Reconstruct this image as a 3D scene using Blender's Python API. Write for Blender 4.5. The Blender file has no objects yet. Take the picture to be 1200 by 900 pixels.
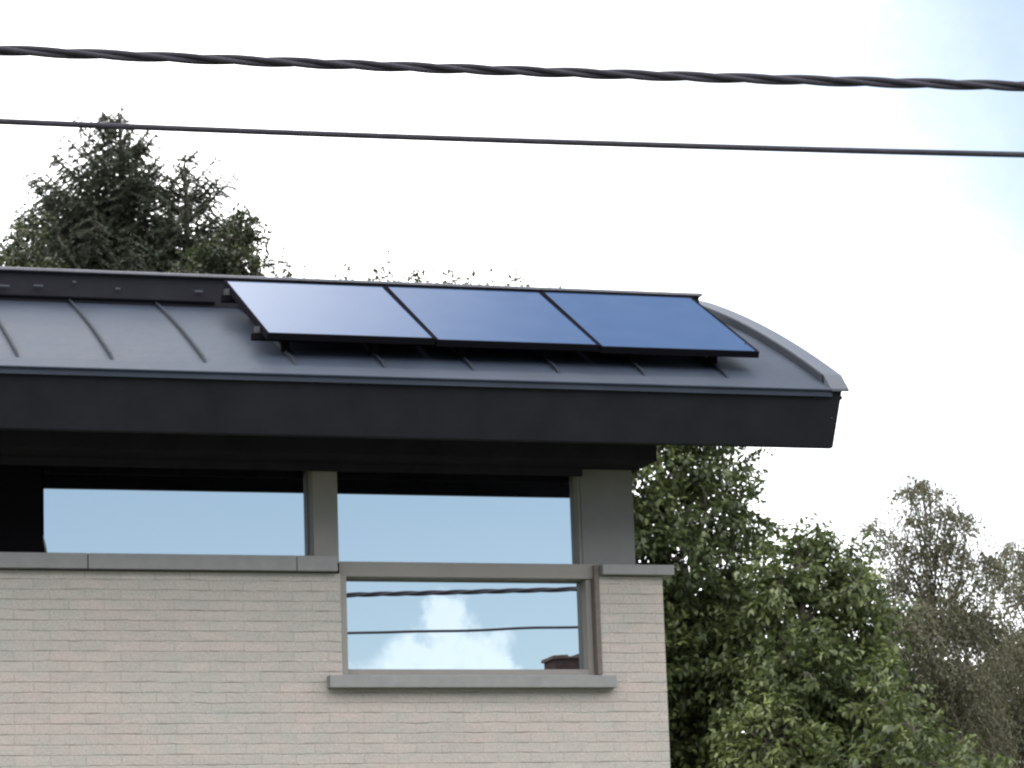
import bpy, math, random
import numpy as np
from mathutils import Vector, Matrix

S = bpy.context.scene
COL = S.collection
R = math.radians
rng = np.random.default_rng(7)
random.seed(7)

# ------------------------------------------------------------------ camera
PITCH, YAW, ROLL, FPX = R(11.375), R(17.794), R(-1.980), 3843.2
EYE = Vector((0, 0, 1.6))
cy, sy = math.cos(YAW), math.sin(YAW)
cp, sp = math.cos(PITCH), math.sin(PITCH)
right0 = Vector((cy, -sy, 0)); fwd = Vector((sy * cp, cy * cp, sp)); up0 = right0.cross(fwd)
c, s = math.cos(ROLL), math.sin(ROLL)
right = right0 * c + up0 * s
down = right0 * s - up0 * c
camd = bpy.data.cameras.new('camera'); cam = bpy.data.objects.new('camera', camd); COL.objects.link(cam)
cam.matrix_world = Matrix(((right.x, -down.x, -fwd.x, EYE.x), (right.y, -down.y, -fwd.y, EYE.y),
                           (right.z, -down.z, -fwd.z, EYE.z), (0, 0, 0, 1)))
camd.sensor_width = 36; camd.lens = FPX / 1200 * 36
camd.clip_start = .1; camd.clip_end = 5000
S.camera = cam


def at(px, py, Y):
    """world point seen at photo pixel (px, py) at depth Y"""
    v = right * (px - 600) + down * (py - 450) + fwd * FPX
    return EYE + v * (Y / v.y)


# ------------------------------------------------------------------ world, sun, exposure
SUN_EL, SUN_AZ = R(42), R(-62)          # in front of the camera and to the left, behind thin cloud
W = bpy.data.worlds.new('World'); S.world = W; W.use_nodes = True
nt = W.node_tree; nt.nodes.clear(); N = nt.nodes.new; L = nt.links.new
bg = N('ShaderNodeBackground'); wo = N('ShaderNodeOutputWorld'); L(bg.outputs[0], wo.inputs[0])
bg.inputs['Strength'].default_value = 0.1
sky = N('ShaderNodeTexSky'); sky.sky_type = 'NISHITA'; sky.sun_disc = False
sky.sun_elevation = SUN_EL; sky.sun_rotation = SUN_AZ
sky.air_density = 1.0; sky.dust_density = 0.3; sky.ozone_density = 2.0
tc = N('ShaderNodeTexCoord')
noi = N('ShaderNodeTexNoise'); noi.inputs['Scale'].default_value = 5; noi.inputs['Detail'].default_value = 7
noi.inputs['Roughness'].default_value = .6
L(tc.outputs['Generated'], noi.inputs['Vector'])
sub = N('ShaderNodeVectorMath'); sub.operation = 'SUBTRACT'; sub.inputs[1].default_value = (.5, .5, .5)
L(noi.outputs['Color'], sub.inputs[0])
fine = N('ShaderNodeTexNoise'); fine.inputs['Scale'].default_value = 95; fine.inputs['Detail'].default_value = 6
fine.inputs['Roughness'].default_value = .62
L(tc.outputs['Generated'], fine.inputs['Vector'])
subf = N('ShaderNodeVectorMath'); subf.operation = 'SUBTRACT'; subf.inputs[1].default_value = (.5, .5, .5)
L(fine.outputs['Color'], subf.inputs[0])


def blob(center, rad, soft, amount, fineamt=0.0, stretch=(1, 1, 1)):
    sc = N('ShaderNodeVectorMath'); sc.operation = 'SCALE'; sc.inputs['Scale'].default_value = amount
    L(sub.outputs[0], sc.inputs[0])
    sf = N('ShaderNodeVectorMath'); sf.operation = 'SCALE'; sf.inputs['Scale'].default_value = fineamt
    L(subf.outputs[0], sf.inputs[0])
    ad = N('ShaderNodeVectorMath'); ad.operation = 'ADD'
    L(tc.outputs['Generated'], ad.inputs[0]); L(sc.outputs[0], ad.inputs[1])
    ad2 = N('ShaderNodeVectorMath'); ad2.operation = 'ADD'
    L(ad.outputs[0], ad2.inputs[0]); L(sf.outputs[0], ad2.inputs[1])
    sb = N('ShaderNodeVectorMath'); sb.operation = 'SUBTRACT'; sb.inputs[1].default_value = center
    L(ad2.outputs[0], sb.inputs[0])
    mu = N('ShaderNodeVectorMath'); mu.operation = 'MULTIPLY'; mu.inputs[1].default_value = stretch
    L(sb.outputs[0], mu.inputs[0])
    ln = N('ShaderNodeVectorMath'); ln.operation = 'LENGTH'; L(mu.outputs[0], ln.inputs[0])
    mr = N('ShaderNodeMapRange'); mr.interpolation_type = 'SMOOTHSTEP'
    mr.inputs['From Min'].default_value = rad + soft; mr.inputs['From Max'].default_value = rad - soft
    mr.inputs['To Min'].default_value = 0; mr.inputs['To Max'].default_value = 1
    L(ln.outputs['Value'], mr.inputs['Value'])
    return mr.outputs[0]


def mth(op, a, b):
    m = N('ShaderNodeMath'); m.operation = op; m.use_clamp = True
    for i, v in enumerate((a, b)):
        if hasattr(v, 'is_linked'): L(v, m.inputs[i])
        else: m.inputs[i].default_value = v
    return m.outputs[0]


# openings of blue in the cloud deck on the camera's side
open1 = blob((.47, .62, .66), .30, .12, .12)
open2 = blob((.505, .80, .335), .215, .125, .14, .02)
open3 = blob((.19, .92, .345), .03, .03, .10, .02)
opens = mth('MAXIMUM', mth('MULTIPLY', open1, .985), mth('MAXIMUM', mth('MULTIPLY', open2, .95), mth('MULTIPLY', open3, .93)))
sep = N('ShaderNodeSeparateXYZ'); L(tc.outputs['Generated'], sep.inputs[0])
deck = N('ShaderNodeMapRange'); deck.interpolation_type = 'SMOOTHSTEP'
deck.inputs['From Min'].default_value = -.25; deck.inputs['From Max'].default_value = .35
L(sep.outputs['Y'], deck.inputs['Value'])
high_fill = N('ShaderNodeMapRange'); high_fill.interpolation_type = 'SMOOTHSTEP'  # high cloud, also behind the camera, added to warm and brighten the facade
high_fill.inputs['From Min'].default_value = .24; high_fill.inputs['From Max'].default_value = .42
L(sep.outputs['Z'], high_fill.inputs['Value'])
front = mth('MULTIPLY', mth('MAXIMUM', deck.outputs[0], high_fill.outputs[0]), mth('SUBTRACT', 1.0, opens))
# cumulus clouds over the street behind the camera, mirrored in the window panes
puffs = [((.268, -.958, .108), .010), ((.280, -.953, .116), .0095), ((.2805, -.951, .1275), .0065),
         ((.291, -.950, .117), .008), ((.258, -.960, .105), .0075), ((.250, -.963, .102), .007), ((.243, -.965, .099), .006), ((.272, -.957, .117), .006), ((.296, -.948, .112), .006), ((.284, -.951, .123), .0055),
         ((.329, -.935, .134), .0045), ((-.35, -.92, .2), .09), ((.75, -.62, .22), .12)]
pm = None
for ctr, rad in puffs:
    o = blob(ctr, rad, rad * .5, .012, .022)
    pm = o if pm is None else mth('MAXIMUM', pm, o)
cloud = mth('MAXIMUM', front, mth('MULTIPLY', pm, .19))
# brightness of the deck: uneven
dn = N('ShaderNodeMapRange'); dn.inputs['From Min'].default_value = .3; dn.inputs['From Max'].default_value = .7
dn.inputs['To Min'].default_value = 9; dn.inputs['To Max'].default_value = 12.5
L(noi.outputs['Fac'], dn.inputs['Value'])
cc = N('ShaderNodeCombineColor')
for i in range(3): L(dn.outputs[0], cc.inputs[i])
hsv = N('ShaderNodeHueSaturation'); hsv.inputs['Saturation'].default_value = .82; hsv.inputs['Value'].default_value = .5
L(sky.outputs[0], hsv.inputs['Color'])
mx = N('ShaderNodeMix'); mx.data_type = 'RGBA'
L(cloud, mx.inputs['Factor']); L(hsv.outputs[0], mx.inputs[6]); L(cc.outputs[0], mx.inputs[7])
L(mx.outputs[2], bg.inputs['Color'])

sd = bpy.data.lights.new('sun', 'SUN'); sd.energy = .8; sd.angle = R(20); sd.color = (1, .95, .88)
so = bpy.data.objects.new('sun', sd); COL.objects.link(so)
sdir = Vector((math.sin(SUN_AZ) * math.cos(SUN_EL), math.cos(SUN_AZ) * math.cos(SUN_EL), math.sin(SUN_EL)))
so.rotation_euler = sdir.to_track_quat('Z', 'Y').to_euler()

S.render.engine = 'CYCLES'
S.view_settings.view_transform = 'Standard'; S.view_settings.look = 'None'
S.view_settings.exposure = 2.05; S.view_settings.gamma = 1
S.view_settings.use_curve_mapping = False
S.cycles.filter_width = 2.4


# ------------------------------------------------------------------ materials
def mat(name, color, rough=.6, metal=0.0, spec=.5, noise=0, nscale=8, bump=0, bscale=60):
    m = bpy.data.materials.new(name); m.use_nodes = True
    t = m.node_tree; b = t.nodes['Principled BSDF']
    b.inputs['Base Color'].default_value = (*color, 1); b.inputs['Roughness'].default_value = rough
    b.inputs['Metallic'].default_value = metal; b.inputs['Specular IOR Level'].default_value = spec
    co = t.nodes.new('ShaderNodeTexCoord')
    if noise:
        n = t.nodes.new('ShaderNodeTexNoise'); n.inputs['Scale'].default_value = nscale
        n.inputs['Detail'].default_value = 6; n.inputs['Roughness'].default_value = .65
        t.links.new(co.outputs['Object'], n.inputs['Vector'])
        cr = t.nodes.new('ShaderNodeValToRGB')
        cr.color_ramp.elements[0].position = .3; cr.color_ramp.elements[1].position = .7
        cr.color_ramp.elements[0].color = (*[x * (1 - noise) for x in color], 1)
        cr.color_ramp.elements[1].color = (*[x * (1 + noise) for x in color], 1)
        t.links.new(n.outputs['Fac'], cr.inputs[0]); t.links.new(cr.outputs[0], b.inputs['Base Color'])
        r = t.nodes.new('ShaderNodeMapRange'); r.inputs['To Min'].default_value = max(0, rough - .12)
        r.inputs['To Max'].default_value = min(1, rough + .12)
        t.links.new(n.outputs['Fac'], r.inputs['Value']); t.links.new(r.outputs[0], b.inputs['Roughness'])
    if bump:
        n2 = t.nodes.new('ShaderNodeTexNoise'); n2.inputs['Scale'].default_value = bscale
        n2.inputs['Detail'].default_value = 5
        t.links.new(co.outputs['Object'], n2.inputs['Vector'])
        bp = t.nodes.new('ShaderNodeBump'); bp.inputs['Strength'].default_value = bump
        bp.inputs['Distance'].default_value = .01
        t.links.new(n2.outputs['Fac'], bp.inputs['Height']); t.links.new(bp.outputs[0], b.inputs['Normal'])
    return m


M_zinc = mat('zinc', (.025, .032, .047), .5, 0, .13, .16, 2.2, .5, 7)
M_capzinc = mat('cap_zinc', (.046, .053, .068), .55, 0, .25, .15, 5)
M_fascia = mat('dark_cladding', (.0115, .0115, .015), .7, 0, .12, .25, 3)
M_shadezinc = mat('shade_dark_zinc', (.014, .018, .026), .7, 0, .12)  # darker zinc: shade on seams and verge inner face put into the colour
M_flash = mat('pale_flashing', (.15, .15, .17), .6, 0, .3, .2, 7)
M_soffit = mat('soffit_board', (.026, .024, .030), .9, 0, .0, .2, 4)
M_ridge = mat('ridge_cladding', (.010, .010, .014), .7, 0, .15, .3, 6)
M_frame = mat('grey_powder_coat', (.195, .178, .165), .55, 0, .4, .07, 5)
M_clad = mat('grey_cladding', (.145, .14, .138), .6, 0, .4, .08, 4)
M_sill = mat('grey_aluminium_sill', (.180, .176, .176), .55, .0, .5, .12, 9)
M_reveal = mat('brown_reveal', (.12, .098, .085), .7, 0, .3, .3, 25)
M_joint = mat('joint', (.03, .03, .035), .8)
M_black = mat('black_anodised', (.007, .007, .009), .7, 0, 0)
M_sheet = mat('matt_black', (.006, .005, .006), .9, 0, 0)
M_rail = mat('aluminium_rail', (.045, .045, .05), .45, .8)
M_cable = mat('black_cable', (.034, .032, .042), .75, 0, .15, .3, 12)
M_bark = mat('bark', (.07, .06, .05), .9, 0, .2, .4, 9, .8, 30)
M_birchbark = mat('birch_bark', (.09, .075, .065), .85, 0, .2, .5, 12)
M_ground = mat('grass_ground', (.06, .07, .045), .95, 0, .1, .4, 3, .5, 20)
M_road = mat('asphalt', (.05, .05, .052), .9, 0, .3, .2, 20, .4, 80)
M_pave = mat('pavement_slabs', (.22, .21, .2), .9, 0, .2, .15, 5)
M_kerb = mat('kerb_concrete', (.28, .27, .26), .9, 0, .2, .1, 5)
M_line = mat('road_paint', (.75, .75, .73), .7, 0, .2, .1, 30)
M_redbrick = mat('dark_red_brick', (.030, .020, .019), .9, 0, .1, .35, 14, .6, 30)
M_rooftile = mat('roof_tiles', (.06, .04, .035), .85, 0, .2, .3, 6)
M_pole = mat('weathered_wood', (.13, .11, .09), .9, 0, .2, .3, 6)
M_render = mat('pale_render', (.35, .33, .30), .9, 0, .2, .1, 4)


def glass_mat():
    m = bpy.data.materials.new('mirror_glazing'); m.use_nodes = True
    t = m.node_tree; t.nodes.clear(); n = t.nodes.new; l = t.links.new
    out = n('ShaderNodeOutputMaterial'); mixs = n('ShaderNodeMixShader'); d = n('ShaderNodeBsdfDiffuse')
    g = n('ShaderNodeBsdfGlossy'); g.inputs['Roughness'].default_value = 0.0
    g.inputs['Color'].default_value = (.90, .95, .97, 1)
    d.inputs['Color'].default_value = (.006, .007, .009, 1)
    fr = n('ShaderNodeFresnel'); fr.inputs['IOR'].default_value = 1.5
    ma = n('ShaderNodeMath'); ma.operation = 'MULTIPLY_ADD'; ma.inputs[1].default_value = 1.0
    ma.inputs[2].default_value = GLASS_BASE
    l(fr.outputs[0], ma.inputs[0]); l(ma.outputs[0], mixs.inputs[0])
    co = n('ShaderNodeTexCoord'); mp = n('ShaderNodeMapping'); mp.inputs['Scale'].default_value = (1.5, 1, 1.8)
    w = n('ShaderNodeTexNoise'); w.inputs['Scale'].default_value = 1.0; w.inputs['Detail'].default_value = 1
    bp = n('ShaderNodeBump'); bp.inputs['Strength'].default_value = 1; bp.inputs['Distance'].default_value = .0003
    l(co.outputs['Object'], mp.inputs[0]); l(mp.outputs[0], w.inputs['Vector'])
    l(w.outputs['Fac'], bp.inputs['Height']); l(bp.outputs[0], g.inputs['Normal'])
    l(d.outputs[0], mixs.inputs[1]); l(g.outputs[0], mixs.inputs[2]); l(mixs.outputs[0], out.inputs[0])
    return m


GLASS_BASE = .52
M_glass = glass_mat()


def panel_mat():
    m = mat('solar_cells', (.012, .028, .085), .12, 0, .6)
    t = m.node_tree; b = t.nodes['Principled BSDF']
    co = [x for x in t.nodes if x.type == 'TEX_COORD'][0]
    # fine cell grid, barely visible
    br = t.nodes.new('ShaderNodeTexBrick'); br.offset = 0; br.inputs['Scale'].default_value = 1
    br.inputs['Brick Width'].default_value = .13; br.inputs['Row Height'].default_value = .13
    br.inputs['Mortar Size'].default_value = .0016
    br.inputs['Color1'].default_value = (.012, .033, .085, 1); br.inputs['Color2'].default_value = (.015, .038, .093, 1)
    br.inputs['Mortar'].default_value = (.03, .045, .09, 1)
    t.links.new(co.outputs['Object'], br.inputs['Vector']); t.links.new(br.outputs[0], b.inputs['Base Color'])
    n2 = t.nodes.new('ShaderNodeTexNoise'); n2.inputs['Scale'].default_value = 3; n2.inputs['Detail'].default_value = 3
    t.links.new(co.outputs['Object'], n2.inputs['Vector'])
    r = t.nodes.new('ShaderNodeMapRange'); r.inputs['To Min'].default_value = .1; r.inputs['To Max'].default_value = .2
    t.links.new(n2.outputs['Fac'], r.inputs['Value']); t.links.new(r.outputs[0], b.inputs['Roughness'])
    return m


M_panel = panel_mat()


def brick_mat():
    m = bpy.data.materials.new('pale_brick'); m.use_nodes = True
    t = m.node_tree; b = t.nodes['Principled BSDF']; n = t.nodes.new; l = t.links.new
    b.inputs['Roughness'].default_value = .92; b.inputs['Specular IOR Level'].default_value = .15
    co = n('ShaderNodeTexCoord'); sp_ = n('ShaderNodeSeparateXYZ'); l(co.outputs['Object'], sp_.inputs[0])
    su = n('ShaderNodeMath'); l(sp_.outputs['X'], su.inputs[0]); l(sp_.outputs['Y'], su.inputs[1])
    cb = n('ShaderNodeCombineXYZ'); l(su.outputs[0], cb.inputs['X']); l(sp_.outputs['Z'], cb.inputs['Y'])
    # hand-made brick: the courses waver a little
    wv = n('ShaderNodeTexNoise'); wv.inputs['Scale'].default_value = 7; wv.inputs['Detail'].default_value = 3
    l(cb.outputs[0], wv.inputs['Vector'])
    ws = n('ShaderNodeVectorMath'); ws.operation = 'SUBTRACT'; ws.inputs[1].default_value = (.5, .5, .5)
    wm = n('ShaderNodeVectorMath'); wm.operation = 'SCALE'; wm.inputs['Scale'].default_value = .016
    wa = n('ShaderNodeVectorMath'); wa.operation = 'ADD'
    l(wv.outputs['Color'], ws.inputs[0]); l(ws.outputs[0], wm.inputs[0]); l(cb.outputs[0], wa.inputs[0]); l(wm.outputs[0], wa.inputs[1])
    br = n('ShaderNodeTexBrick'); br.inputs['Scale'].default_value = 1; br.offset = .45
    br.inputs['Brick Width'].default_value = .215; br.inputs['Row Height'].default_value = .0625
    br.inputs['Mortar Size'].default_value = .0055; br.inputs['Mortar Smooth'].default_value = .5
    br.inputs['Bias'].default_value = 0
    br.inputs['Color1'].default_value = (.362, .332, .305, 1); br.inputs['Color2'].default_value = (.335, .313, .290, 1)
    br.inputs['Mortar'].default_value = (.335, .315, .29, 1)
    l(wa.outputs[0], br.inputs['Vector'])

    def overlay(prev, scale, stretch, c0, c1, lo, hi, fac, detail=5):
        mp = n('ShaderNodeMapping'); mp.inputs['Scale'].default_value = stretch
        l(cb.outputs[0], mp.inputs[0])
        x = n('ShaderNodeTexNoise'); x.inputs['Scale'].default_value = scale; x.inputs['Detail'].default_value = detail
        l(mp.outputs[0], x.inputs['Vector'])
        r = n('ShaderNodeValToRGB'); r.color_ramp.elements[0].position = lo; r.color_ramp.elements[1].position = hi
        r.color_ramp.elements[0].color = (*c0, 1); r.color_ramp.elements[1].color = (*c1, 1)
        l(x.outputs['Fac'], r.inputs[0])
        mi = n('ShaderNodeMix'); mi.data_type = 'RGBA'; mi.blend_type = 'MULTIPLY'; mi.inputs['Factor'].default_value = fac
        l(prev, mi.inputs[6]); l(r.outputs[0], mi.inputs[7])
        return mi.outputs[2]
    o = overlay(br.outputs['Color'], 1.1, (1, 1.6, 1), (1.05, .98, .97), (.95, 1.0, .98), .35, .65, .6)
    o = overlay(o, 5, (1, 3, 1), (1.06, .99, .99), (.92, .95, .95), .35, .65, .7)
    o = overlay(o, 70, (1, 1, 1), (.86, .86, .86), (1.12, 1.12, 1.12), .3, .7, .9, 4)
    # drawn-in bed joints: broken dark lines at the foot of the bricks
    mo = n('ShaderNodeSeparateXYZ'); l(wa.outputs[0], mo.inputs[0])
    md = n('ShaderNodeMath'); md.operation = 'MODULO'; md.inputs[1].default_value = .0625; l(mo.outputs['Y'], md.inputs[0])
    ge = n('ShaderNodeMapRange'); ge.inputs['From Min'].default_value = .0125; ge.inputs['From Max'].default_value = .004
    l(md.outputs[0], ge.inputs['Value'])
    mp = n('ShaderNodeMapping'); mp.inputs['Scale'].default_value = (1, 3.2, 1); l(cb.outputs[0], mp.inputs[0])
    x = n('ShaderNodeTexNoise'); x.inputs['Scale'].default_value = 6; x.inputs['Detail'].default_value = 4
    l(mp.outputs[0], x.inputs['Vector'])
    th = n('ShaderNodeMapRange'); th.inputs['From Min'].default_value = .45; th.inputs['From Max'].default_value = .68
    l(x.outputs['Fac'], th.inputs['Value'])
    mm = n('ShaderNodeMath'); mm.operation = 'MULTIPLY'; l(ge.outputs[0], mm.inputs[0]); l(th.outputs[0], mm.inputs[1])
    mi = n('ShaderNodeMix'); mi.data_type = 'RGBA'; mi.inputs[7].default_value = (.20, .18, .158, 1)
    l(mm.outputs[0], mi.inputs['Factor']); l(o, mi.inputs[6]); l(mi.outputs[2], b.inputs['Base Color'])
    bp = n('ShaderNodeBump'); bp.inputs['Strength'].default_value = .8; bp.inputs['Distance'].default_value = .006
    ad = n('ShaderNodeMath'); ad.operation = 'MULTIPLY_ADD'; ad.inputs[1].default_value = -.6
    f2 = n('ShaderNodeTexNoise'); f2.inputs['Scale'].default_value = 35; f2.inputs['Detail'].default_value = 5
    l(cb.outputs[0], f2.inputs['Vector']); l(br.outputs['Fac'], ad.inputs[0]); l(f2.outputs['Fac'], ad.inputs[2])
    l(ad.outputs[0], bp.inputs['Height']); l(bp.outputs[0], b.inputs['Normal'])
    return m


M_brick = brick_mat()


def leaf_mat(name, stops, trans=.35, rough=.5):
    m = bpy.data.materials.new(name); m.use_nodes = True
    t = m.node_tree; t.nodes.clear(); n = t.nodes.new; l = t.links.new
    at_ = n('ShaderNodeAttribute'); at_.attribute_name = 'tone'
    cr = n('ShaderNodeValToRGB'); e = cr.color_ramp.elements
    e[0].position = 0; e[0].color = (*stops[0], 1); e[1].position = 1; e[1].color = (*stops[-1], 1)
    for i, st in enumerate(stops[1:-1]):
        k = e.new((i + 1) / (len(stops) - 1)); k.color = (*st, 1)
    l(at_.outputs['Fac'], cr.inputs[0])
    p = n('ShaderNodeBsdfPrincipled'); p.inputs['Roughness'].default_value = rough
    p.inputs['Specular IOR Level'].default_value = .35
    tr = n('ShaderNodeBsdfTranslucent'); mi = n('ShaderNodeMixShader'); mi.inputs[0].default_value = trans
    out = n('ShaderNodeOutputMaterial')
    l(cr.outputs[0], p.inputs['Base Color']); l(cr.outputs[0], tr.inputs['Color'])
    l(p.outputs[0], mi.inputs[1]); l(tr.outputs[0], mi.inputs[2]); l(mi.outputs[0], out.inputs[0])
    return m


M_walnut = leaf_mat('broad_leaf', [(.030, .046, .017), (.055, .074, .026), (.088, .112, .038), (.15, .18, .065)])
M_leaf2 = leaf_mat('small_leaf', [(.018, .026, .012), (.038, .049, .022), (.08, .09, .040)])
M_birchleaf = leaf_mat('birch_leaf', [(.036, .040, .020), (.068, .070, .036), (.10, .098, .054), (.14, .125, .08)])
M_needle = leaf_mat('needles', [(.018, .027, .015), (.033, .045, .025), (.060, .075, .043)], .12)


# ------------------------------------------------------------------ mesh helpers
class MB:
    def __init__(self): self.v = []; self.f = []

    def add(self, vs, fs):
        o = len(self.v); self.v += [tuple(p) for p in vs]; self.f += [tuple(i + o for i in q) for q in fs]; return self

    def box(self, x0, x1, y0, y1, z0, z1):
        return self.add([(x0, y0, z0), (x1, y0, z0), (x1, y1, z0), (x0, y1, z0), (x0, y0, z1), (x1, y0, z1), (x1, y1, z1), (x0, y1, z1)],
                        [(0, 3, 2, 1), (4, 5, 6, 7), (0, 1, 5, 4), (1, 2, 6, 5), (2, 3, 7, 6), (3, 0, 4, 7)])

    def prism_x(self, prof, x0, x1):
        """prof: (y, z) points, extruded along x"""
        n = len(prof)
        vs = [(x0, y, z) for y, z in prof] + [(x1, y, z) for y, z in prof]
        fs = [tuple(range(n)), tuple(range(2 * n - 1, n - 1, -1))] + [(i, i + n, (i + 1) % n + n, (i + 1) % n) for i in range(n)]
        return self.add(vs, fs)

    def strip_x(self, top, bot, x0, x1):
        """closed band between two (y, z) polylines of equal length, extruded along x (quads only)"""
        n = len(top)
        vs = []
        for x in (x0, x1):
            vs += [(x, y, z) for y, z in top] + [(x, y, z) for y, z in bot]
        fs = []
        for i in range(n - 1):
            a, b_, c_, d_ = i, i + 1, i + 1 + n, i + n
            o = 2 * n
            fs += [(a, b_, c_, d_), (a + o, d_ + o, c_ + o, b_ + o), (a, a + o, b_ + o, b_), (d_, c_, c_ + o, d_ + o)]
        fs += [(0, n, 3 * n, 2 * n), (n - 1, 3 * n - 1, 4 * n - 1, 2 * n - 1)]
        return self.add(vs, fs)

    def prism_y(self, prof, y0, y1):
        n = len(prof)
        vs = [(x, y0, z) for x, z in prof] + [(x, y1, z) for x, z in prof]
        fs = [tuple(range(n)), tuple(range(2 * n - 1, n - 1, -1))] + [(i, (i + 1) % n, (i + 1) % n + n, i + n) for i in range(n)]
        return self.add(vs, fs)

    def tube(self, pts, rad, seg=8):
        pts = [Vector(p) for p in pts]
        if not hasattr(rad, '__len__'): rad = [rad] * len(pts)
        vs = []; fs = []
        for i, p in enumerate(pts):
            d = (pts[min(i + 1, len(pts) - 1)] - pts[max(i - 1, 0)]).normalized()
            a = d.cross(Vector((0, 0, 1)) if abs(d.z) < .9 else Vector((1, 0, 0))).normalized(); b_ = d.cross(a)
            for k in range(seg):
                t = 2 * math.pi * k / seg
                vs.append(p + (a * math.cos(t) + b_ * math.sin(t)) * rad[i])
        for i in range(len(pts) - 1):
            for k in range(seg):
                fs.append((i * seg + k, i * seg + (k + 1) % seg, (i + 1) * seg + (k + 1) % seg, (i + 1) * seg + k))
        fs.append(tuple(range(seg - 1, -1, -1))); fs.append(tuple(range((len(pts) - 1) * seg, len(pts) * seg)))
        return self.add(vs, fs)

    def build(self, name, m, parent=None, smooth=False, bevel=0, loc=None):
        me = bpy.data.meshes.new(name)
        vs = self.v
        if loc is not None: vs = [(x - loc[0], y - loc[1], z - loc[2]) for x, y, z in vs]
        me.from_pydata(vs, [], self.f); me.update()
        import bmesh
        bm = bmesh.new(); bm.from_mesh(me); bmesh.ops.recalc_face_normals(bm, faces=bm.faces[:]); bm.to_mesh(me); bm.free()
        me.materials.append(m)
        if smooth:
            me.polygons.foreach_set('use_smooth', [True] * len(me.polygons))
        o = bpy.data.objects.new(name, me); COL.objects.link(o)
        if loc is not None: o.location = loc
        if parent is not None: o.parent = parent
        if bevel:
            bv = o.modifiers.new('bevel', 'BEVEL'); bv.width = bevel; bv.segments = 2; bv.limit_method = 'ANGLE'
        return o


def tag(o, label=None, cat=None, group=None, kind=None):
    if label: o['label'] = label
    if cat: o['category'] = cat
    if group: o['group'] = group
    if kind: o['kind'] = kind
    return o


def empty(name, loc=(0, 0, 0)):
    o = bpy.data.objects.new(name, None); COL.objects.link(o); o.location = loc; o.empty_display_size = .2
    return o


# ------------------------------------------------------------------ setting: ground
tag(MB().box(-1500, 1500, -1500, 1500, -.6, -.02).build('ground', M_ground), kind='structure')
tag(MB().box(-200, 200, -3.2, 2.9, -.018, 0).build('road', M_road), kind='structure')
mk = MB()
for i in range(-20, 20): mk.box(i * 5, i * 5 + 2, -.25, -.13, .004, .007)
tag(mk.build('road_marking', M_line), kind='structure')
tag(MB().box(-200, 200, 3.0, 5.0, -.018, .12).box(-200, 200, -5.3, -3.3, -.018, .12).build('pavement', M_pave), kind='structure')
tag(MB().box(-200, 200, 2.9, 3.0, -.018, .125).box(-200, 200, -3.3, -3.2, -.018, .125).build('kerb', M_kerb), kind='structure')

# ------------------------------------------------------------------ house
XL = -5.0
house = empty('house', (1.1, 19.5, 0))
tag(house, 'modern pale brick house with dark curved metal roof and mirrored windows', 'house')
BF = 19.5      # brick face


class HB(MB):
    def build(self, name, m, parent=house, **k):
        o = MB.build(self, name, m, None, **k)
        o.parent = parent
        # keep world placement under the placed empty
        p = parent; off = Vector((0, 0, 0))
        while p is not None: off += p.location; p = p.parent
        o.location = o.location - off if 'loc' in k else -off
        return o


# walls
OPL, OPR, OPB = 5.100, 6.79, 3.83
prof = [(XL, 0), (7.22, 0), (7.22, 4.49), (OPR, 4.49), (OPR, OPB), (OPL, OPB), (OPL, 4.49), (XL, 4.49)]
wall = HB().prism_y(prof, BF, BF + .30).build('brick_wall', M_brick)
HB().box(6.92, 7.217, BF + .302, 25.3, 0, 4.488).build('brick_wall', M_brick)
HB().box(XL + .003, XL + .3, BF + .302, 25.3, 0, 4.488).build('brick_wall', M_brick)
HB().box(XL, 7.22, 25.302, 25.6, 0, 4.49).build('brick_wall', M_brick)
cl = HB().box(6.712, 7.065, 19.56, 19.80, 4.562, 5.6)
cl.box(6.80, 7.064, 19.802, 25.4, 4.562, 5.6)
HB.build(cl, 'corner_cladding', M_clad)
HB().box(XL + .05, 6.798, 25.1, 25.39, 4.49, 5.3).build('rear_cladding', M_clad)
HB().box(XL + .05, XL + .3, 19.8, 25.09, 4.49, 5.3).build('side_cladding', M_clad)
HB().box(XL + .31, 6.7, 19.9, 25.0, 4.3, 4.42).build('upper_floor', M_soffit)

# roof -------------------------------------------------------------
EY, EZ = 18.52, 5.541
DEP = 7.40


def rz(Y):
    def half(u):
        z = .535 * u - .04 * u * u
        if u > 2.2: z -= .08 * (u - 2.2) ** 2
        return z
    u = Y - EY
    pk = 3.70
    if u > pk: u = 2 * pk - u
    return EZ + half(max(u, -.02))


ys = np.linspace(EY, EY + DEP, 60)
roof = HB()
top = [(y, rz(y)) for y in ys]
bot = [(y, rz(y) - .05) for y in ys]
roof.strip_x(top, bot, XL - .8, 8.04)
roof = roof.build('roof', M_zinc, smooth=False)
# underside: rises behind the fascia, following the vault
fy, fz = 18.64, 5.190
und = HB()
tops = [(y, rz(y) - .06) for y in ys]
bots = []
for y in ys:
    u = min(y - EY, EY + DEP - y)
    bots.append((y, min(rz(y) - .075, fz + .012 + max(0, (rz(y) - EZ) * 1.0 - .06))))
und.strip_x(tops[3:-3], bots[3:-3], XL - .78, 8.02)
und.build('roof_underside', M_soffit, roof)
fas = HB().prism_x([(EY + .012, EZ - .012), (fy, fz), (fy + .05, fz), (EY + .06, EZ - .012)], XL - .8, 8.078)
fas.v = [(x + (.034 if x > 0 and z > 5.4 else 0), y, z) for x, y, z in fas.v]
fas.build('fascia', M_fascia, roof, bevel=.004)
fas = HB().prism_x([(EY + DEP - .012, EZ - .012), (EY + DEP - .17, fz), (EY + DEP - .22, fz), (EY + DEP - .06, EZ - .012)], XL - .8, 8.085)
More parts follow.
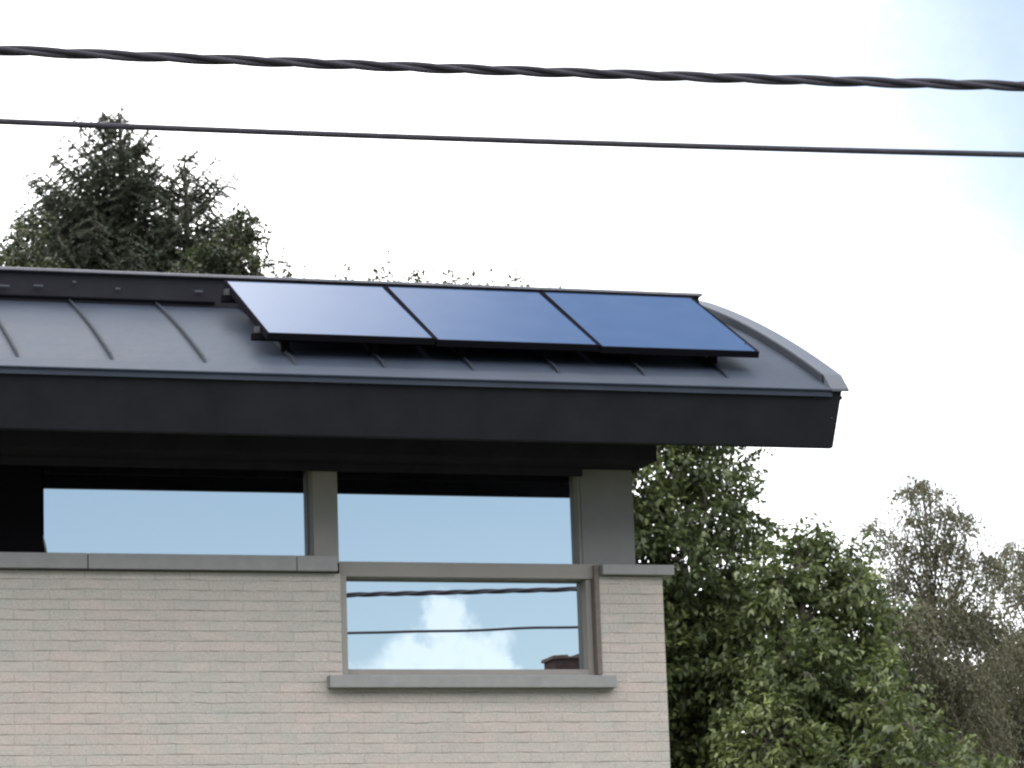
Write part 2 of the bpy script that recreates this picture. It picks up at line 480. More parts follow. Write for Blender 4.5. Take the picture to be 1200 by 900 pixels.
fas.build('fascia', M_fascia, roof, bevel=.004)
def gb(y):
    u = min(y - EY, EY + DEP - y)
    return fz + .002 + max(0, (.19 - u) / .13) * (EZ - fz - .06)


# closing board at the gable end of the roof
for xa, xb in ((8.042, 8.082), (XL - .80, XL - .782)):
    yy = [y for y in np.linspace(EY + .07, EY + DEP - .07, 50)]
    HB().strip_x([(y, rz(y) + .03) for y in yy],
                 [(y, max(gb(y), min(rz(y) - .1, fz + (rz(y) - EZ - .1)))) for y in yy], xa, xb).build('gable_board', M_fascia, roof)
# raised verge cap
for xa, xb in ((8.03, 8.150), (XL - .86, XL - .74)):
    yy = np.linspace(EY - .015, EY + DEP + .01, 70)
    HB().strip_x([(y, rz(y) + .062 * min(1, max(.1, (y - EY + .02) / .08))) for y in yy],
                 [(y, rz(y) - .012) for y in yy], xa, xb).build('verge_cap', M_capzinc, roof, bevel=.004)
yy = np.linspace(EY + .10, EY + DEP - .1, 60)
HB().strip_x([(y, rz(y) + .054) for y in yy], [(y, rz(y) - .01) for y in yy], 8.018, 8.0285).build('verge_shade_strip', M_shadezinc, roof)  # thin dark strip that paints shade onto the cap's inner face
# eave flashing
HB().strip_x([(EY - .014, EZ - .006), (EY + .13, rz(EY + .13) + .006)], [(EY - .014, EZ - .014), (EY + .13, rz(EY + .13) - .01)],
             XL - .8, 8.03).build('eave_flashing', M_zinc, roof)
# small drip clip at the right end of the fascia
HB().box(8.113, 8.124, 18.56, 18.60, 5.485, 5.505).build('drip_clip', M_fascia, roof)
HB().box(8.04, 8.048, 18.555, 18.562, 5.36, 5.368).build('screw_head', M_rail, roof)
# standing seams
k = 0
x = 2.977 - .554 * 15
while x < 7.9:
    if x > XL - .7:
        yy = [EY + .14, EY + .17] + list(np.linspace(EY + .22, EY + DEP - .16, 46))
        hh = [.004, .016] + [.026] * 46
        jit = random.uniform(-.004, .004)
        HB().strip_x([(y, rz(y) + h) for y, h in zip(yy, hh)], [(y, rz(y) - .01) for y in yy], x - .007 + jit, x + .007 + jit).build('standing_seam', M_shadezinc, roof)
    x += .554
# ridge upstand (box that carries the top flashing)
RB = 20.12
rb = HB().box(XL - .7, 7.80, RB, RB + .35, rz(RB) - .05, 6.485)
rbo = rb.build('ridge_box', M_ridge, roof)
HB().box(XL - .72, 7.815, RB - .035, RB + .37, 6.487, 6.507).build('ridge_flashing', M_flash, rbo, bevel=.004)
HB().box(XL - .7, 4.47, RB - .022, RB - .002, rz(RB - .02) + .035, rz(RB - .02) + .045).build('ledge_trim', M_black, rbo)
for px, py, w in ((45, 334.5, .06), (87, 330, .02), (138, 338, .03), (233, 341, .05), (0, 334.5, .12)):
    p = at(px, py, RB - .03)
    HB().box(p.x - w / 2, p.x + w / 2, RB - .034, RB - .024, p.z - .006, p.z + .004).build('fixing_clip', M_capzinc, rbo)
# beam box under the soffit
HB().box(XL, 7.108, 19.20, 25.5, 5.188, 5.62).build('soffit_beam', M_soffit)

# windows ------------------------------------------------------------
GY = 19.65
# long ribbon window at the left
w1 = HB().box(4.943, 5.103, 19.53, 19.70, 4.56, 5.186).box(XL + .3, 4.943, 19.6, 19.72, 4.56, 4.60).build('window', M_frame, bevel=.004)
tag(w1, 'long ribbon window left of the grey mullion')
HB().box(3.286, 4.938, GY, GY + .02, 4.601, 5.186).build('pane', M_glass, w1)
HB().box(XL + .3, 3.26, GY, GY + .02, 4.601, 5.186).build('pane', M_glass, w1)
# flat dark sheet just in front of the left pane
q = [(XL + .3, 4.603), (3.290, 4.603), (3.288, 4.64), (3.279, 4.68), (3.268, 4.715), (3.266, 4.76), (3.268, 5.18), (XL + .3, 5.18)]
HB().prism_y(q, GY - .024, GY - .003).build('dark_sheet', M_sheet, w1)
q = [(3.292, 4.603), (3.305, 4.603), (3.298, 4.65), (3.286, 4.70), (3.276, 4.73), (3.281, 4.68)]
HB().prism_y(q, GY - .020, GY - .004).build('sheet_edge', M_sill, w1)
HB().box(XL + .3, 6.711, 19.50, 19.528, 5.135, 5.186).build('eave_shade_strip', M_soffit)  # dark strip added to imitate eave shade over the mullion tops
# upper window
w2 = HB().box(5.1035, 6.711, 19.592, 19.70, 4.5732, 4.5748).box(5.1035, 5.113, 19.59, 19.70, 4.575, 5.186).box(6.695, 6.711, 19.57, 19.70, 4.575, 5.186).build('window', M_frame)
tag(w2, 'upper window under the eave between mullion and corner cladding')
HB().box(5.113, 6.695, GY, GY + .02, 4.575, 5.186).build('pane', M_glass, w2)
# lower window with transom
w3 = HB().box(5.104, 6.79, 19.54, 19.70, 4.478, 4.573)                 # transom
w3.box(5.1005, 5.140, 19.508, 19.70, 3.86, 4.4775)
w3.box(6.722, 6.757, 19.555, 19.70, 3.86, 4.4775)
w3.box(5.1405, 6.7215, 19.55, 19.70, 3.845, 3.903)
w3 = w3.build('window', M_frame, bevel=.003)
tag(w3, 'lower window cut into the brickwork, mirroring a cloud and cables')
HB().box(5.1405, 6.7215, GY, GY + .02, 3.904, 4.4775).build('pane', M_glass, w3)
rv = HB().box(6.758, 6.788, 19.485, 19.70, 3.865, 4.477)
rv.box(6.763, 6.798, 19.50, 19.55, 4.4775, 4.562)
rv.build('reveal', M_reveal, w3)
HB().box(5.0, 6.86, 19.425, 19.60, 3.775, 3.853).build('sill', M_sill, w3, bevel=.004)
HB().box(5.18, 5.215, 19.43, 19.46, 3.8535, 3.859).build('drain_cap', M_frame, w3)
HB().box(6.60, 6.635, 19.43, 19.46, 3.8535, 3.859).build('drain_cap', M_frame, w3)
# sill under the ribbon window, in lengths with open joints
xj1 = at(103, 660, 19.45).x; xj2 = at(348, 665, 19.45).x
for a, b_ in ((XL - .04, xj1 - .0025), (xj1 + .0025, xj2 - .002), (xj2 + .002, 5.072)):
    HB().box(a, b_, 19.445, 19.60, 4.497, 4.592).build('sill', M_sill, w1, bevel=.004)
HB().box(XL, 5.05, 19.49, 19.60, 4.491, 4.4965).build('sill_bed', M_joint, w1)
# capping over the brick corner
HB().box(6.802, 7.285, 19.445, 19.72, 4.495, 4.560).build('corner_cap', M_sill, bevel=.004)
HB().box(7.06, 7.285, 19.721, 25.6, 4.495, 4.560).build('corner_cap', M_sill, bevel=.004)

# ------------------------------------------------------------------ solar panels
PW, PGAP = 1.052, .008
panel_defs = [(4.487, 5.832, 6.428, 'leftmost solar panel, pale with reflected cloud, its left frame edge open to the roof'),
              (5.547, 5.824, 6.431, 'middle solar panel, mid blue, framed between the two others'),
              (6.607, 5.815, 6.435, 'rightmost solar panel, deepest blue, beside the curved verge')]
YB, YT = 18.75, 19.90
panel_parts = []
for i, (x0, zb, zt, lab) in enumerate(panel_defs):
    ang = math.atan2(zt - zb, YT - YB); Ln = math.hypot(zt - zb, YT - YB)
    if i == 0:
        e = empty('solar_panel')
        T = .042; F = .014
        fr = MB().box(0, PW, 0, F, -T, 0).box(0, PW, Ln - F, Ln, -T, 0).box(0, F, F, Ln - F, -T, 0).box(PW - F, PW, F, Ln - F, -T, 0)
        a = fr.build('frame', M_black, e)
        g = MB().box(F, PW - F, F, Ln - F, -.012, -.003).build('cell_glass', M_panel, e)
        bsh = MB().box(F + .002, PW - F - .002, F + .002, Ln - F - .002, -.02, -.0125).build('backsheet', M_black, e)
        jb = MB().box(PW / 2 - .06, PW / 2 + .06, Ln - .22, Ln - .10, -.038, -.0205).build('junction_box', M_black, e)
        src = (e, [a, g, bsh, jb])
    else:
        e = src[0].copy(); COL.objects.link(e)
        for p in src[1]:
            q = p.copy(); COL.objects.link(q); q.parent = e
    e.location = (x0, YB, zb); e.rotation_euler = (ang, 0, 0)
    tag(e, lab, 'solar panel', 'solar panels in a row on the curved roof')

# mounting rails with clamps on the seams
for fr_, lab in ((.155, 'lower aluminium mounting rail under the solar panels, near the eave'), (.86, 'upper aluminium mounting rail under the solar panels, near the ridge')):
    Y = YB + (YT - YB) * fr_
    z = 5.832 + (6.428 - 5.832) * fr_ - .047 - .012
    X0 = 4.435
    rl = empty('mounting_rail', (X0, Y, z - .04))
    tag(rl, lab, 'mounting rail', 'mounting rails under the solar panels')
    def rel(mb, name, m, par=rl):
        return mb.build(name, m, par)
    rel(MB().box(0, 3.22, -.02, .02, 0, .04), 'rail', M_black)
    rel(MB().box(-.004, 0, -.018, .018, .002, .038), 'end_cap', M_black)
    rel(MB().box(.018, .045, -.025, .022, .0405, .082), 'end_clamp', M_rail)
    rel(MB().box(3.19, 3.217, -.02, .02, .0405, .08), 'end_clamp', M_rail)
    for xs in (4.639, 5.193, 5.747, 6.301, 6.855, 7.409):
        zr = rz(Y) + .012
        rel(MB().box(xs - X0 - .022, xs - X0 + .022, -.03, .03, zr - (z - .04), -.0005), 'seam_clamp', M_black)
        if fr_ < .5 and False: pass

# ------------------------------------------------------------------ cables over the street
CX = np.linspace(-19, 23, 520)


def pole(name, x, y, h, lab):
    e = empty(name, (x, y, 0))
    MB().tube([(0, 0, -.3), (0, 0, h * .5), (0, 0, h)], [.14, .12, .095], 14).build('shaft', M_pole, e, smooth=True)
    MB().box(-.05, .05, -.16, .16, h - .75, h - .70).build('bracket', M_black, e)
    tag(e, lab, 'utility pole', 'wooden poles carrying the street cables')


pole('utility_pole', -19, 12.32, 7.0, 'wooden pole at the left end of the street cables')
pole('utility_pole', 23, 11.55, 7.0, 'wooden pole at the right end of the street cables')
tw = MB()
for j in range(3):
    pts = []
    for X in np.linspace(-19, 23, 1300):
        ph = 2 * math.pi * (X / .74 + j / 3) + .5 * math.sin(X * 1.7)
        pts.append((X, 11.987 - .0184 * X + .0118 * math.cos(ph), 5.358 - .00144 * X + .002446 * X * X + .0118 * math.sin(ph)))
    tw.tube(pts, .0118, 8)
tag(tw.build('overhead_cable', M_cable, smooth=True), 'thick twisted black overhead cable, the upper of the two', 'cable', 'overhead cables crossing the street')
th = MB().tube([(X, 11.937 - .0204 * X, 5.068 - .0046 * X + .002312 * X * X) for X in CX], .0122, 10)
tag(th.build('overhead_cable', M_cable, smooth=True), 'thin smooth black overhead cable, the lower of the two', 'cable', 'overhead cables crossing the street')

# ------------------------------------------------------------------ house across the street (seen mirrored in the lower pane)
nb = empty('neighbour_house', (17.5, -12, 0))
tag(nb, 'dark brick house across the street, mirrored behind its chimney', 'house')
MB().prism_x([(-5, 0), (5, 0), (5, 4.2), (0, 7.2), (-5, 4.2)], -4.5, 4.5).build('wall', M_redbrick, nb)
rf = MB().prism_x([(5.4, 4.02), (0, 7.26), (-5.4, 4.02), (-5.4, 4.16), (0, 7.40), (5.4, 4.16)], -4.8, 4.8).build('roof', M_rooftile, nb)
ch = MB().box(-.56, .62, -.3, .3, 6.8, 7.78)
ch = ch.build('chimney', M_redbrick, nb)
cc_ = MB()
random.seed(3)
xx = -.60
while xx < .64:
    w = random.uniform(.1, .2); cc_.box(xx, min(.66, xx + w), -.34, .34, 7.781, 7.83 + random.uniform(-.02, .03)); xx += w + .001
cc_.build('cap', M_rooftile, ch)
for xw in (-2.6, 0, 2.6):
    wn = MB().box(xw - .6, xw + .6, 5.002, 5.06, 1.0, 2.4).build('window', M_frame, nb)
    MB().box(xw - .53, xw + .53, 5.0605, 5.07, 1.07, 2.33).build('pane', M_glass, wn)


# ------------------------------------------------------------------ trees
def leaves(cen, axis, nor, ln, wd, tone, name, m, parent, fold=.25):
    """rhombic leaves: cen base point, axis direction, nor normal"""
    n = len(cen)
    axis = axis / np.linalg.norm(axis, axis=1, keepdims=True)
    side = np.cross(axis, nor); side /= np.linalg.norm(side, axis=1, keepdims=True) + 1e-9
    up = np.cross(side, axis)
    ln = np.asarray(ln).reshape(-1, 1) * np.ones((n, 1)); wd = np.asarray(wd).reshape(-1, 1) * np.ones((n, 1))
    mid = cen + axis * ln * .45
    v = np.stack([cen, mid + side * wd * .5 + up * wd * fold, cen + axis * ln - up * ln * .12, mid - side * wd * .5 + up * wd * fold], 1).reshape(-1, 3)
    me = bpy.data.meshes.new(name)
    me.vertices.add(4 * n); me.vertices.foreach_set('co', v.astype(np.float32).ravel())
    me.loops.add(4 * n); me.loops.foreach_set('vertex_index', np.arange(4 * n, dtype=np.int32))
    me.polygons.add(n); me.polygons.foreach_set('loop_start', np.arange(0, 4 * n, 4, dtype=np.int32))
    me.update(calc_edges=True); me.validate()
    a = me.attributes.new('tone', 'FLOAT', 'FACE'); a.data.foreach_set('value', np.clip(tone, 0, 1).astype(np.float32))
    me.materials.append(m)
    o = bpy.data.objects.new(name, me); COL.objects.link(o); o.parent = parent
    return o


def unit(n):
    v = rng.normal(size=(n, 3)); return v / np.linalg.norm(v, axis=1, keepdims=True)


def broad_tree(name, base, trunk_top, lobes, mleaf, lab, cat='tree', group=None, leaf=(.088, .042), twigs=130, lpt=13, tlen=.32,
               droop=.5, bark=M_bark, tr=.16, tone0=(.15, .75), shell=.33):
    """lobes: (x, y, z, r) world.  base: trunk foot"""
    e = empty(name, base)
    B = np.array(base)
    mb = MB()
    tt = Vector(trunk_top) - Vector(base)
    tpts = [Vector((0, 0, -.2))]
    for i in range(1, 9):
        f = i / 8
        tpts.append(Vector((tt.x * f + .06 * math.sin(f * 7 + base[0]), tt.y * f + .05 * math.cos(f * 6), tt.z * f)))
    mb.tube(tpts, [tr * (1 - .85 * i / 8) for i in range(9)], 10)
    tw_ = MB()
    C, A, Nn, LN, WD, TN = [], [], [], [], [], []
    for (x, y, z, r) in lobes:
        c_ = np.array((x, y, z)) - B
        # limb from trunk to lobe
        zt = max(.8, min(c_[2] - r * .9 - .35 * math.hypot(c_[0], c_[1]), tt.z * .93)); f = zt / tt.z
        st = Vector((tt.x * f, tt.y * f, zt)); en = Vector(c_)
        mid = st.lerp(en, .5) + Vector((0, 0, .12 * (en - st).length)) + Vector(rng.normal(size=3) * .06)
        r0 = tr * (1 - .85 * f) * .5
        mb.tube([st, st.lerp(mid, .5) + Vector((0, 0, .03)), mid, mid.lerp(en, .55), en], [r0, r0 * .8, r0 * .62, r0 * .4, .006], 6)
        nt_ = int(twigs * (r / .5) ** 2)
        d = unit(nt_); rr = r * (rng.random(nt_) ** shell) * rng.uniform(.8, 1.18, nt_)
        st_ = c_ + d * rr[:, None] * np.array((1, 1, .9))
        ax = d * .8 + np.array((0, 0, -.15)) + rng.normal(size=(nt_, 3)) * .45
        ax /= np.linalg.norm(ax, axis=1, keepdims=True)
        tl = tlen * rng.uniform(.5, 1.25, nt_)
        # sub-branches
        for i in range(0, nt_, 9):
            s0 = c_ + (st_[i] - c_) * .15
            m_ = (Vector(s0) + Vector(st_[i])) / 2 + Vector(rng.normal(size=3) * .04)
            tw_.tube([s0, m_, st_[i], st_[i] + ax[i] * tl[i] * .8], [.012, .008, .005, .002], 3)
        lobe_t = rng.uniform(-.25, .25)
        for k_ in range(lpt):
            f = (k_ + .5) / lpt
            p = st_ + ax * (tl * f)[:, None] + np.array((0, 0, -1)) * (droop * .25 * tl * f * f)[:, None]
            sd_ = np.cross(ax, unit(nt_)); sd_ /= np.linalg.norm(sd_, axis=1, keepdims=True) + 1e-9
            a_ = ax * .55 + sd_ * .8 + np.array((0, 0, -droop)) * rng.uniform(.4, 1.2, (nt_, 1))
            C.append(p + sd_ * .01); A.append(a_); Nn.append(np.array((0, 0, 1.)) + rng.normal(size=(nt_, 3)) * .45)
            LN.append(leaf[0] * rng.uniform(.6, 1.2, nt_)); WD.append(leaf[1] * rng.uniform(.7, 1.2, nt_))
            TN.append(rng.uniform(tone0[0], tone0[1], nt_) + lobe_t + rng.normal(size=nt_) * .1)
    mb.build('trunk', bark, e, smooth=True)
    cr = leaves(np.concatenate(C), np.concatenate(A), np.concatenate(Nn), np.concatenate(LN), np.concatenate(WD), np.concatenate(TN), 'crown', mleaf, e)
    tw_.build('twigs', bark, e)
    return tag(e, lab, cat, group)


def pxl(lst, Y, rscale=None, dy=.5, copies=1):
    """(px, py, r_px) photo discs -> world lobes at depth around Y"""
    out = []
    for (px, py, rp) in lst:
        for k_ in range(copies):
            y = Y + rng.uniform(-dy, dy)
            p = at(px, py, y); z_ = (p - EYE).dot(fwd)
            out.append((p.x, p.y, p.z, rp * z_ / FPX))
    return out


def fill_below(cx, cyy, r, z0, z1, n, rr=.6):
    out = []
    for _ in range(n):
        a = rng.uniform(0, 2 * math.pi); q_ = r * math.sqrt(rng.random())
        out.append((cx + q_ * math.cos(a), cyy + q_ * math.sin(a), rng.uniform(z0, z1), rr * rng.uniform(.7, 1.1)))
    return out


# tall leafy tree behind the right end of the house
TY = 29.0
lob = pxl([(800, 545, 42), (845, 548, 26), (775, 600, 34), (830, 600, 40), (868, 600, 26), (885, 625, 18), (800, 655, 38),
           (850, 650, 30), (770, 500, 40), (815, 495, 36), (750, 650, 40), (740, 570, 36), (700, 520, 45), (650, 560, 50), (700, 620, 50)], TY, dy=.5)
lob += pxl([(790, 720, 42), (840, 715, 40), (760, 780, 45), (820, 790, 48), (870, 770, 40), (790, 860, 50), (850, 870, 50), (720, 720, 60), (700, 830, 60),
            (880, 700, 26)], TY, dy=.6, copies=2)
b0 = at(775, 700, TY)
lob += fill_below(b0.x - .2, TY + .3, 1.3, 2.6, 4.2, 10)
broad_tree('leafy_tree', (b0.x, TY + .2, 0), (b0.x + .1, TY, 7.2), lob, M_walnut,
           'tall dense green tree right behind the brick corner', group='broad-leaved trees behind the house', twigs=230)
# second crown, lower and further right
TY2 = 27.8
lob = pxl([(935, 655, 30), (965, 668, 34), (1000, 690, 30), (915, 690, 28), (1020, 715, 22), (950, 640, 14), (985, 655, 18), (900, 735, 34), (945, 720, 40), (990, 740, 40),
           (1015, 770, 30)], TY2, dy=.4)
lob += pxl([(890, 800, 45), (940, 790, 48), (985, 810, 48), (900, 870, 50), (960, 870, 52), (1010, 850, 40), (1025, 900, 40)], TY2, dy=.6, copies=2)
b1 = at(950, 800, TY2)
lob += fill_below(b1.x, TY2 + .3, 1.1, 2.2, 3.9, 9)
broad_tree('leafy_tree', (b1.x, TY2 + .2, 0), (b1.x, TY2, 5.6), lob, M_walnut,
           'round green tree in the middle, lower than its left neighbour', group='broad-leaved trees behind the house', twigs=230)
# low leafy shrub at the bottom
TY3 = 26.6
lob = pxl([(1040, 820, 30), (1070, 850, 34), (1045, 880, 40), (1095, 895, 34), (1000, 900, 40), (1115, 915, 26), (1025, 790, 20)], TY3, dy=.35)
b2 = at(1050, 890, TY3)
lob += fill_below(b2.x, TY3, .9, 1.2, 3.6, 16, .5)
broad_tree('leafy_shrub', (b2.x, TY3 + .1, 0), (b2.x, TY3, 3.9), lob, M_walnut,
           'low light green shrub at the bottom right edge of the trees', 'shrub', twigs=90, tr=.07, tone0=(.25, .8))


# birches: weeping twigs with small leaves
def birch(name, base, top, streams, lab, group, dens=1.0, seed=1):
    """streams: (px, py, r_px, Y) discs in which hanging sprays start"""
    e = empty(name, base); B = np.array(base)
    mb = MB(); tt = Vector(top) - Vector(base)
    mb.tube([Vector((0, 0, -.2))] + [Vector((tt.x * f + .08 * math.sin(f * 5 + seed), tt.y * f, tt.z * f)) for f in np.linspace(.1, 1, 10)],
            [.13 * (1 - min(.98, i / 8.6)) + .003 for i in range(11)], 10)
    tw_ = MB()
    C, A, Nn, LN, WD, TN = [], [], [], [], [], []
    for (px, py, rp, Y) in streams:
        p = at(px, py, Y); z_ = (p - EYE).dot(fwd); r = rp * z_ / FPX
        c_ = np.array(p) - B
        zt = max(1.2, min(c_[2] - .9 * abs(c_[0] - tt.x) - .5, tt.z * .96)); f = zt / tt.z
        st = Vector((tt.x * f, tt.y * f, zt)); en = Vector(c_)
        md = st.lerp(en, .6) + Vector((0, 0, .1))
        mb.tube([st, st.lerp(md, .5), md, en], [.028 * (1.1 - f), .02 * (1.1 - f) + .004, .008, .003], 5)
        nt_ = max(10, int(72 * dens * (r / .3) ** 2))
        d = unit(nt_); s0 = c_ + d * r * (rng.random((nt_, 1)) ** .5)
        out = d * np.array((.9, .9, .2)) + rng.normal(size=(nt_, 3)) * .3 + np.array((-.12, 0, .5))
        out /= np.linalg.norm(out, axis=1, keepdims=True)
        tl = rng.uniform(.3, .75, nt_)
        nk = 22
        tn = rng.uniform(.1, .85, nt_)
        for k_ in range(nk):
            f = (k_ + rng.random()) / nk
            q_ = s0 + out * (tl * f * .75)[:, None] + np.array((0, 0, -1.)) * (tl * f * f * 1.15)[:, None]
            C.append(q_ + rng.normal(size=(nt_, 3)) * .018)
            A.append(rng.normal(size=(nt_, 3)) * .5 + out * .3 + np.array((0, 0, -1.)))
            Nn.append(unit(nt_)); LN.append(rng.uniform(.03, .06, nt_)); WD.append(rng.uniform(.014, .026, nt_))
            TN.append(tn + rng.normal(size=nt_) * .12)
        for i in range(0, nt_, 3):
            pts = [s0[i] + out[i] * tl[i] * f * .75 + np.array((0, 0, -1)) * tl[i] * f * f * 1.15 for f in (0, .35, .7, 1)]
            tw_.tube([c_ + (s0[i] - c_) * .2] + pts, [.006, .004, .003, .002, .0015], 3)
    mb.build('trunk', M_birchbark, e, smooth=True)
    leaves(np.concatenate(C), np.concatenate(A), np.concatenate(Nn), np.concatenate(LN), np.concatenate(WD), np.concatenate(TN), 'crown', M_birchleaf, e)
    tw_.build('twigs', M_birchbark, e)
    return tag(e, lab, 'tree', group)


def jitter(lst, Y, dy, n):
    out = []
    for (px, py, rp) in lst:
        for _ in range(n): out.append((px + rng.uniform(-.4, .4) * rp, py + rng.uniform(-.4, .4) * rp, rp * rng.uniform(.6, .95), Y + rng.uniform(-dy, dy)))
    return out


BY = 32.5
upper = [(1080, 572, 10), (1095, 580, 12), (1065, 580, 8), (1100, 600, 16), (1070, 610, 16), (1125, 610, 20), (1025, 620, 13), (1040, 645, 18), (1065, 650, 22), (1105, 640, 26),
         (1140, 650, 22), (1090, 685, 30), (1045, 690, 24), (1135, 690, 26), (1160, 665, 12)]
lower = [(1060, 730, 34), (1105, 735, 34), (1145, 735, 26), (1040, 770, 30), (1080, 790, 40), (1125, 800, 38), (1080, 850, 45), (1130, 870, 45), (1090, 920, 50)]
bb = at(1100, 700, BY)
birch('birch_tree', (bb.x, BY, 0), tuple(at(1085, 562, BY)), jitter(upper, BY, .4, 2) + jitter(lower, BY, .8, 4),
      'tall feathery brown-green birch, the higher of the two', 'birches at the right edge', 1.0, 1)
BY2 = 34.5
upper2 = [(1185, 640, 16), (1200, 655, 22), (1175, 680, 16), (1205, 700, 28), (1225, 660, 26), (1160, 720, 16)]
lower2 = [(1185, 760, 30), (1215, 760, 36), (1160, 800, 28), (1195, 830, 40), (1170, 870, 36), (1215, 890, 45), (1240, 800, 45)]
bc = at(1205, 700, BY2)
birch('birch_tree', (bc.x, BY2, 0), tuple(at(1205, 640, BY2)), jitter(upper2, BY2, .4, 2) + jitter(lower2, BY2, .8, 4),
      'sparse birch cut off by the right edge of the picture', 'birches at the right edge', 1.0, 4)
# dark hedge-like tree filling behind the birches
lob = pxl([(1150, 820, 60), (1200, 800, 60), (1090, 830, 60), (1050, 850, 60), (1180, 890, 70), (1110, 900, 70), (1230, 880, 60), (1010, 820, 50)], 38, dy=.6)
bd = at(1130, 850, 38)
lob += fill_below(bd.x, 38, 1.8, 1.5, 4.5, 16, .7)
broad_tree('dark_tree', (bd.x, 38.2, 0), (bd.x, 38, 5.2), lob, M_leaf2, 'dark tree low behind the two birches', group='broad-leaved trees behind the house',
           twigs=70, tone0=(.0, .5))


# spruces behind the ridge
def spruce(name, base, top_z, lab, rmax_fn, seed, asym=(0, 0), zlow=4.0, step=.105, group='spruces behind the ridge'):
    r_ = np.random.default_rng(seed)
    e = empty(name, base); B = np.array(base)
    mb = MB(); mb.tube([(0, 0, -.2), (0, 0, top_z * .5), (0.02, 0, top_z - .6), (0, 0, top_z)], [.2, .12, .03, .006], 10)
    bm_ = MB()
    C, A, Nn, LN, WD, TN = [], [], [], [], [], []

    def needles(pts, dens, ln0=.030):
        pts = np.array(pts)
        for i in range(len(pts) - 1):
            a, b_ = pts[i], pts[i + 1]; d = b_ - a; L_ = np.linalg.norm(d)
            if L_ < 1e-4: continue
            n = max(2, int(L_ * dens)); f = r_.random((n, 1))
            p = a + d * f; u = r_.normal(size=(n, 3)); u /= np.linalg.norm(u, axis=1, keepdims=True)
            C.append(p); A.append(d / L_ * .9 + u * .8); Nn.append(r_.normal(size=(n, 3)))
            LN.append(ln0 * r_.uniform(.7, 1.4, n)); WD.append(r_.uniform(.007, .012, n)); TN.append(r_.uniform(.1, .8, n))
    z = top_z - .08
    needles([(0, 0, top_z - .6), (0, 0, top_z + .03)], 260)
    while z > zlow:
        dz = top_z - z
        R0 = rmax_fn(dz)
        nb_ = 7 if dz < .5 else 12
        fine_ = dz < 3.6
        for b_i in range(nb_):
            az = r_.uniform(0, 2 * math.pi)
            Lb = R0 * r_.uniform(.55, 1.2) * (1 + asym[0] * math.cos(az) + asym[1] * math.sin(az))
            if Lb < .08: continue
            zz = z + r_.uniform(-.05, .05)
            h = np.array((math.cos(az), math.sin(az), 0)); lift = .55 if dz < .7 else .18
            pts = []
            for f in np.linspace(0, 1, 6):
                pts.append(np.array((0, 0, zz)) + h * Lb * f + np.array((0, 0, 1)) * Lb * (lift * f - .38 * f * (1 - f) + (.22 * f * f)))
            bm_.tube(pts, [.014, .011, .009, .007, .004, .002], 4)
            dens = 460 if fine_ else 50
            needles(pts[1:], dens)
            sidev = np.cross(h, (0, 0, 1))
            nsub = int(Lb / (.055 if fine_ else .12))
            for s_i in range(nsub):
                f = .15 + .85 * (s_i + .5) / nsub; i0 = min(4, int(f * 5)); p0 = pts[i0] + (pts[i0 + 1] - pts[i0]) * (f * 5 - i0)
                sg = 1 if s_i % 2 else -1
                l2 = min(.42, Lb * .42) * (1 - .6 * f) * r_.uniform(.6, 1.2) + .05
                dd = h * .7 + sidev * sg * .75 + np.array((0, 0, -.35 + r_.normal() * .25))
                p1 = p0 + dd * l2 * .55; p2 = p0 + dd * l2 + np.array((0, 0, -.12 * l2))
                bm_.tube([p0, p1, p2], [.005, .004, .002], 3)
                needles([p0, p1, p2], 400 if fine_ else 55, .030 if fine_ else .05)
        z -= step if fine_ else step * 2.2
    mb.build('trunk', M_bark, e, smooth=True)
    leaves(np.concatenate(C), np.concatenate(A), np.concatenate(Nn), np.concatenate(LN), np.concatenate(WD), np.concatenate(TN), 'crown', M_needle, e, 0)
    bm_.build('branches', M_bark, e)
    return tag(e, lab, 'tree', group)


SY = 36.0
p = at(140, 139, SY)
spruce('spruce_tree', (p.x, SY, 0), p.z, 'tall dark spruce with the highest top, on the left', lambda d: .12 + .62 * min(d, .8) + .30 * max(0, d - .8), 11, (-.25, 0), 5.5)
p = at(216, 182, SY - .6)
spruce('spruce_tree', (p.x, SY - .6, 0), p.z, 'slimmer open spruce just right of the tallest one', lambda d:   .07 + .62 * min(d, .6) + .28 * max(0, d - .6), 12, (.25, 0), 6.0, .15)
p = at(106, 232, SY + .8)
spruce('spruce_tree', (p.x, SY + .8, 0), p.z, 'bushy dark spruce, lower and left of the tallest one', lambda d: .15 + .7 * min(d, 1.0) + .2 * max(0, d - 1.0), 13, (0, 0), 6.0)

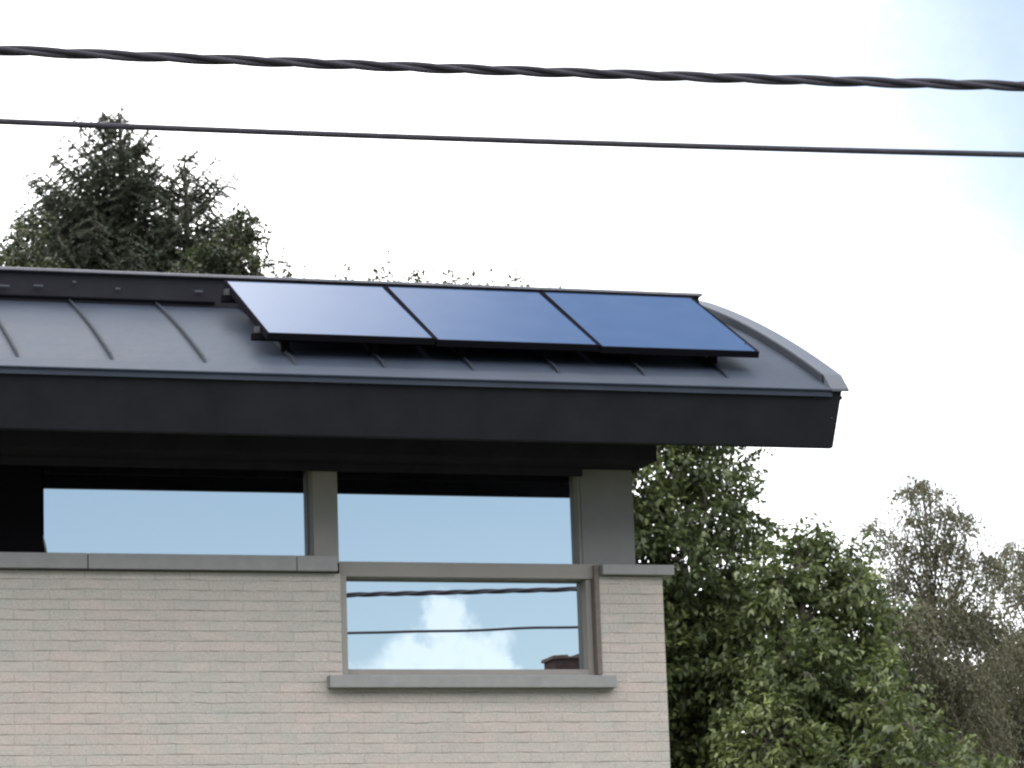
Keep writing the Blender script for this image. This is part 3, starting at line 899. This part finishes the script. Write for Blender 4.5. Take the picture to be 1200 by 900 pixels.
# small-leaved trees at both sides of the spruces
TL = 34.0
lob = pxl([(285, 250, 9), (278, 262, 11), (290, 268, 12), (268, 280, 18), (292, 290, 16), (255, 300, 20), (280, 312, 24), (240, 320, 24), (298, 318, 14), (270, 345, 34)], TL, dy=.3)
q = at(270, 360, TL); lob += fill_below(q.x, TL, .8, 5.5, 8.4, 14, .5)
broad_tree('small_leaved_tree', (q.x, TL + .1, 0), (q.x, TL, q.z + .6), lob, M_leaf2, 'small-leaved tree right of the spruces above the panel', group='small-leaved trees flanking the spruces',
           leaf=(.065, .042), twigs=300, tlen=.2, lpt=9, tr=.1, tone0=(.0, .6))
lob = pxl([(20, 270, 10), (8, 300, 18), (30, 295, 14), (-20, 305, 22), (38, 268, 10), (10, 325, 26), (45, 320, 20)], TL + .5, dy=.3)
q = at(15, 350, TL + .5); lob += fill_below(q.x, TL + .5, .8, 5.5, 8.6, 12, .5)
broad_tree('small_leaved_tree', (q.x, TL + .6, 0), (q.x, TL + .5, q.z + .5), lob, M_leaf2, 'small-leaved tree left of the spruces at the picture edge', group='small-leaved trees flanking the spruces',
           leaf=(.065, .042), twigs=300, tlen=.2, lpt=9, tr=.1, tone0=(.0, .6))
# row of leaf tips just showing over the ridge
TR_ = 33.0
tips = [(335, 296, 3), (338, 313, 6), (334, 328, 12), (400, 321, 6), (450, 314, 6), (446, 327, 10), (482, 320, 6), (500, 329, 9), (530, 325, 6),
        (550, 331, 8), (575, 328, 5), (600, 329, 5), (612, 325, 4), (645, 341, 4), (400, 342, 10), (470, 344, 10), (530, 347, 12), (590, 351, 12), (620, 352, 10)]
lob = pxl(tips, TR_, dy=.3)
q = at(470, 400, TR_); lob += fill_below(q.x, TR_, 1.3, 5.0, q.z + .1, 22, .5)
broad_tree('wide_tree', (q.x, TR_, 0), (q.x, TR_, q.z), lob, M_leaf2, 'wide tree of which only leaf tips show over the solar panels', leaf=(.07, .045), twigs=420,
           tlen=.14, lpt=4, tr=.12, tone0=(.4, 1.0), droop=.1)
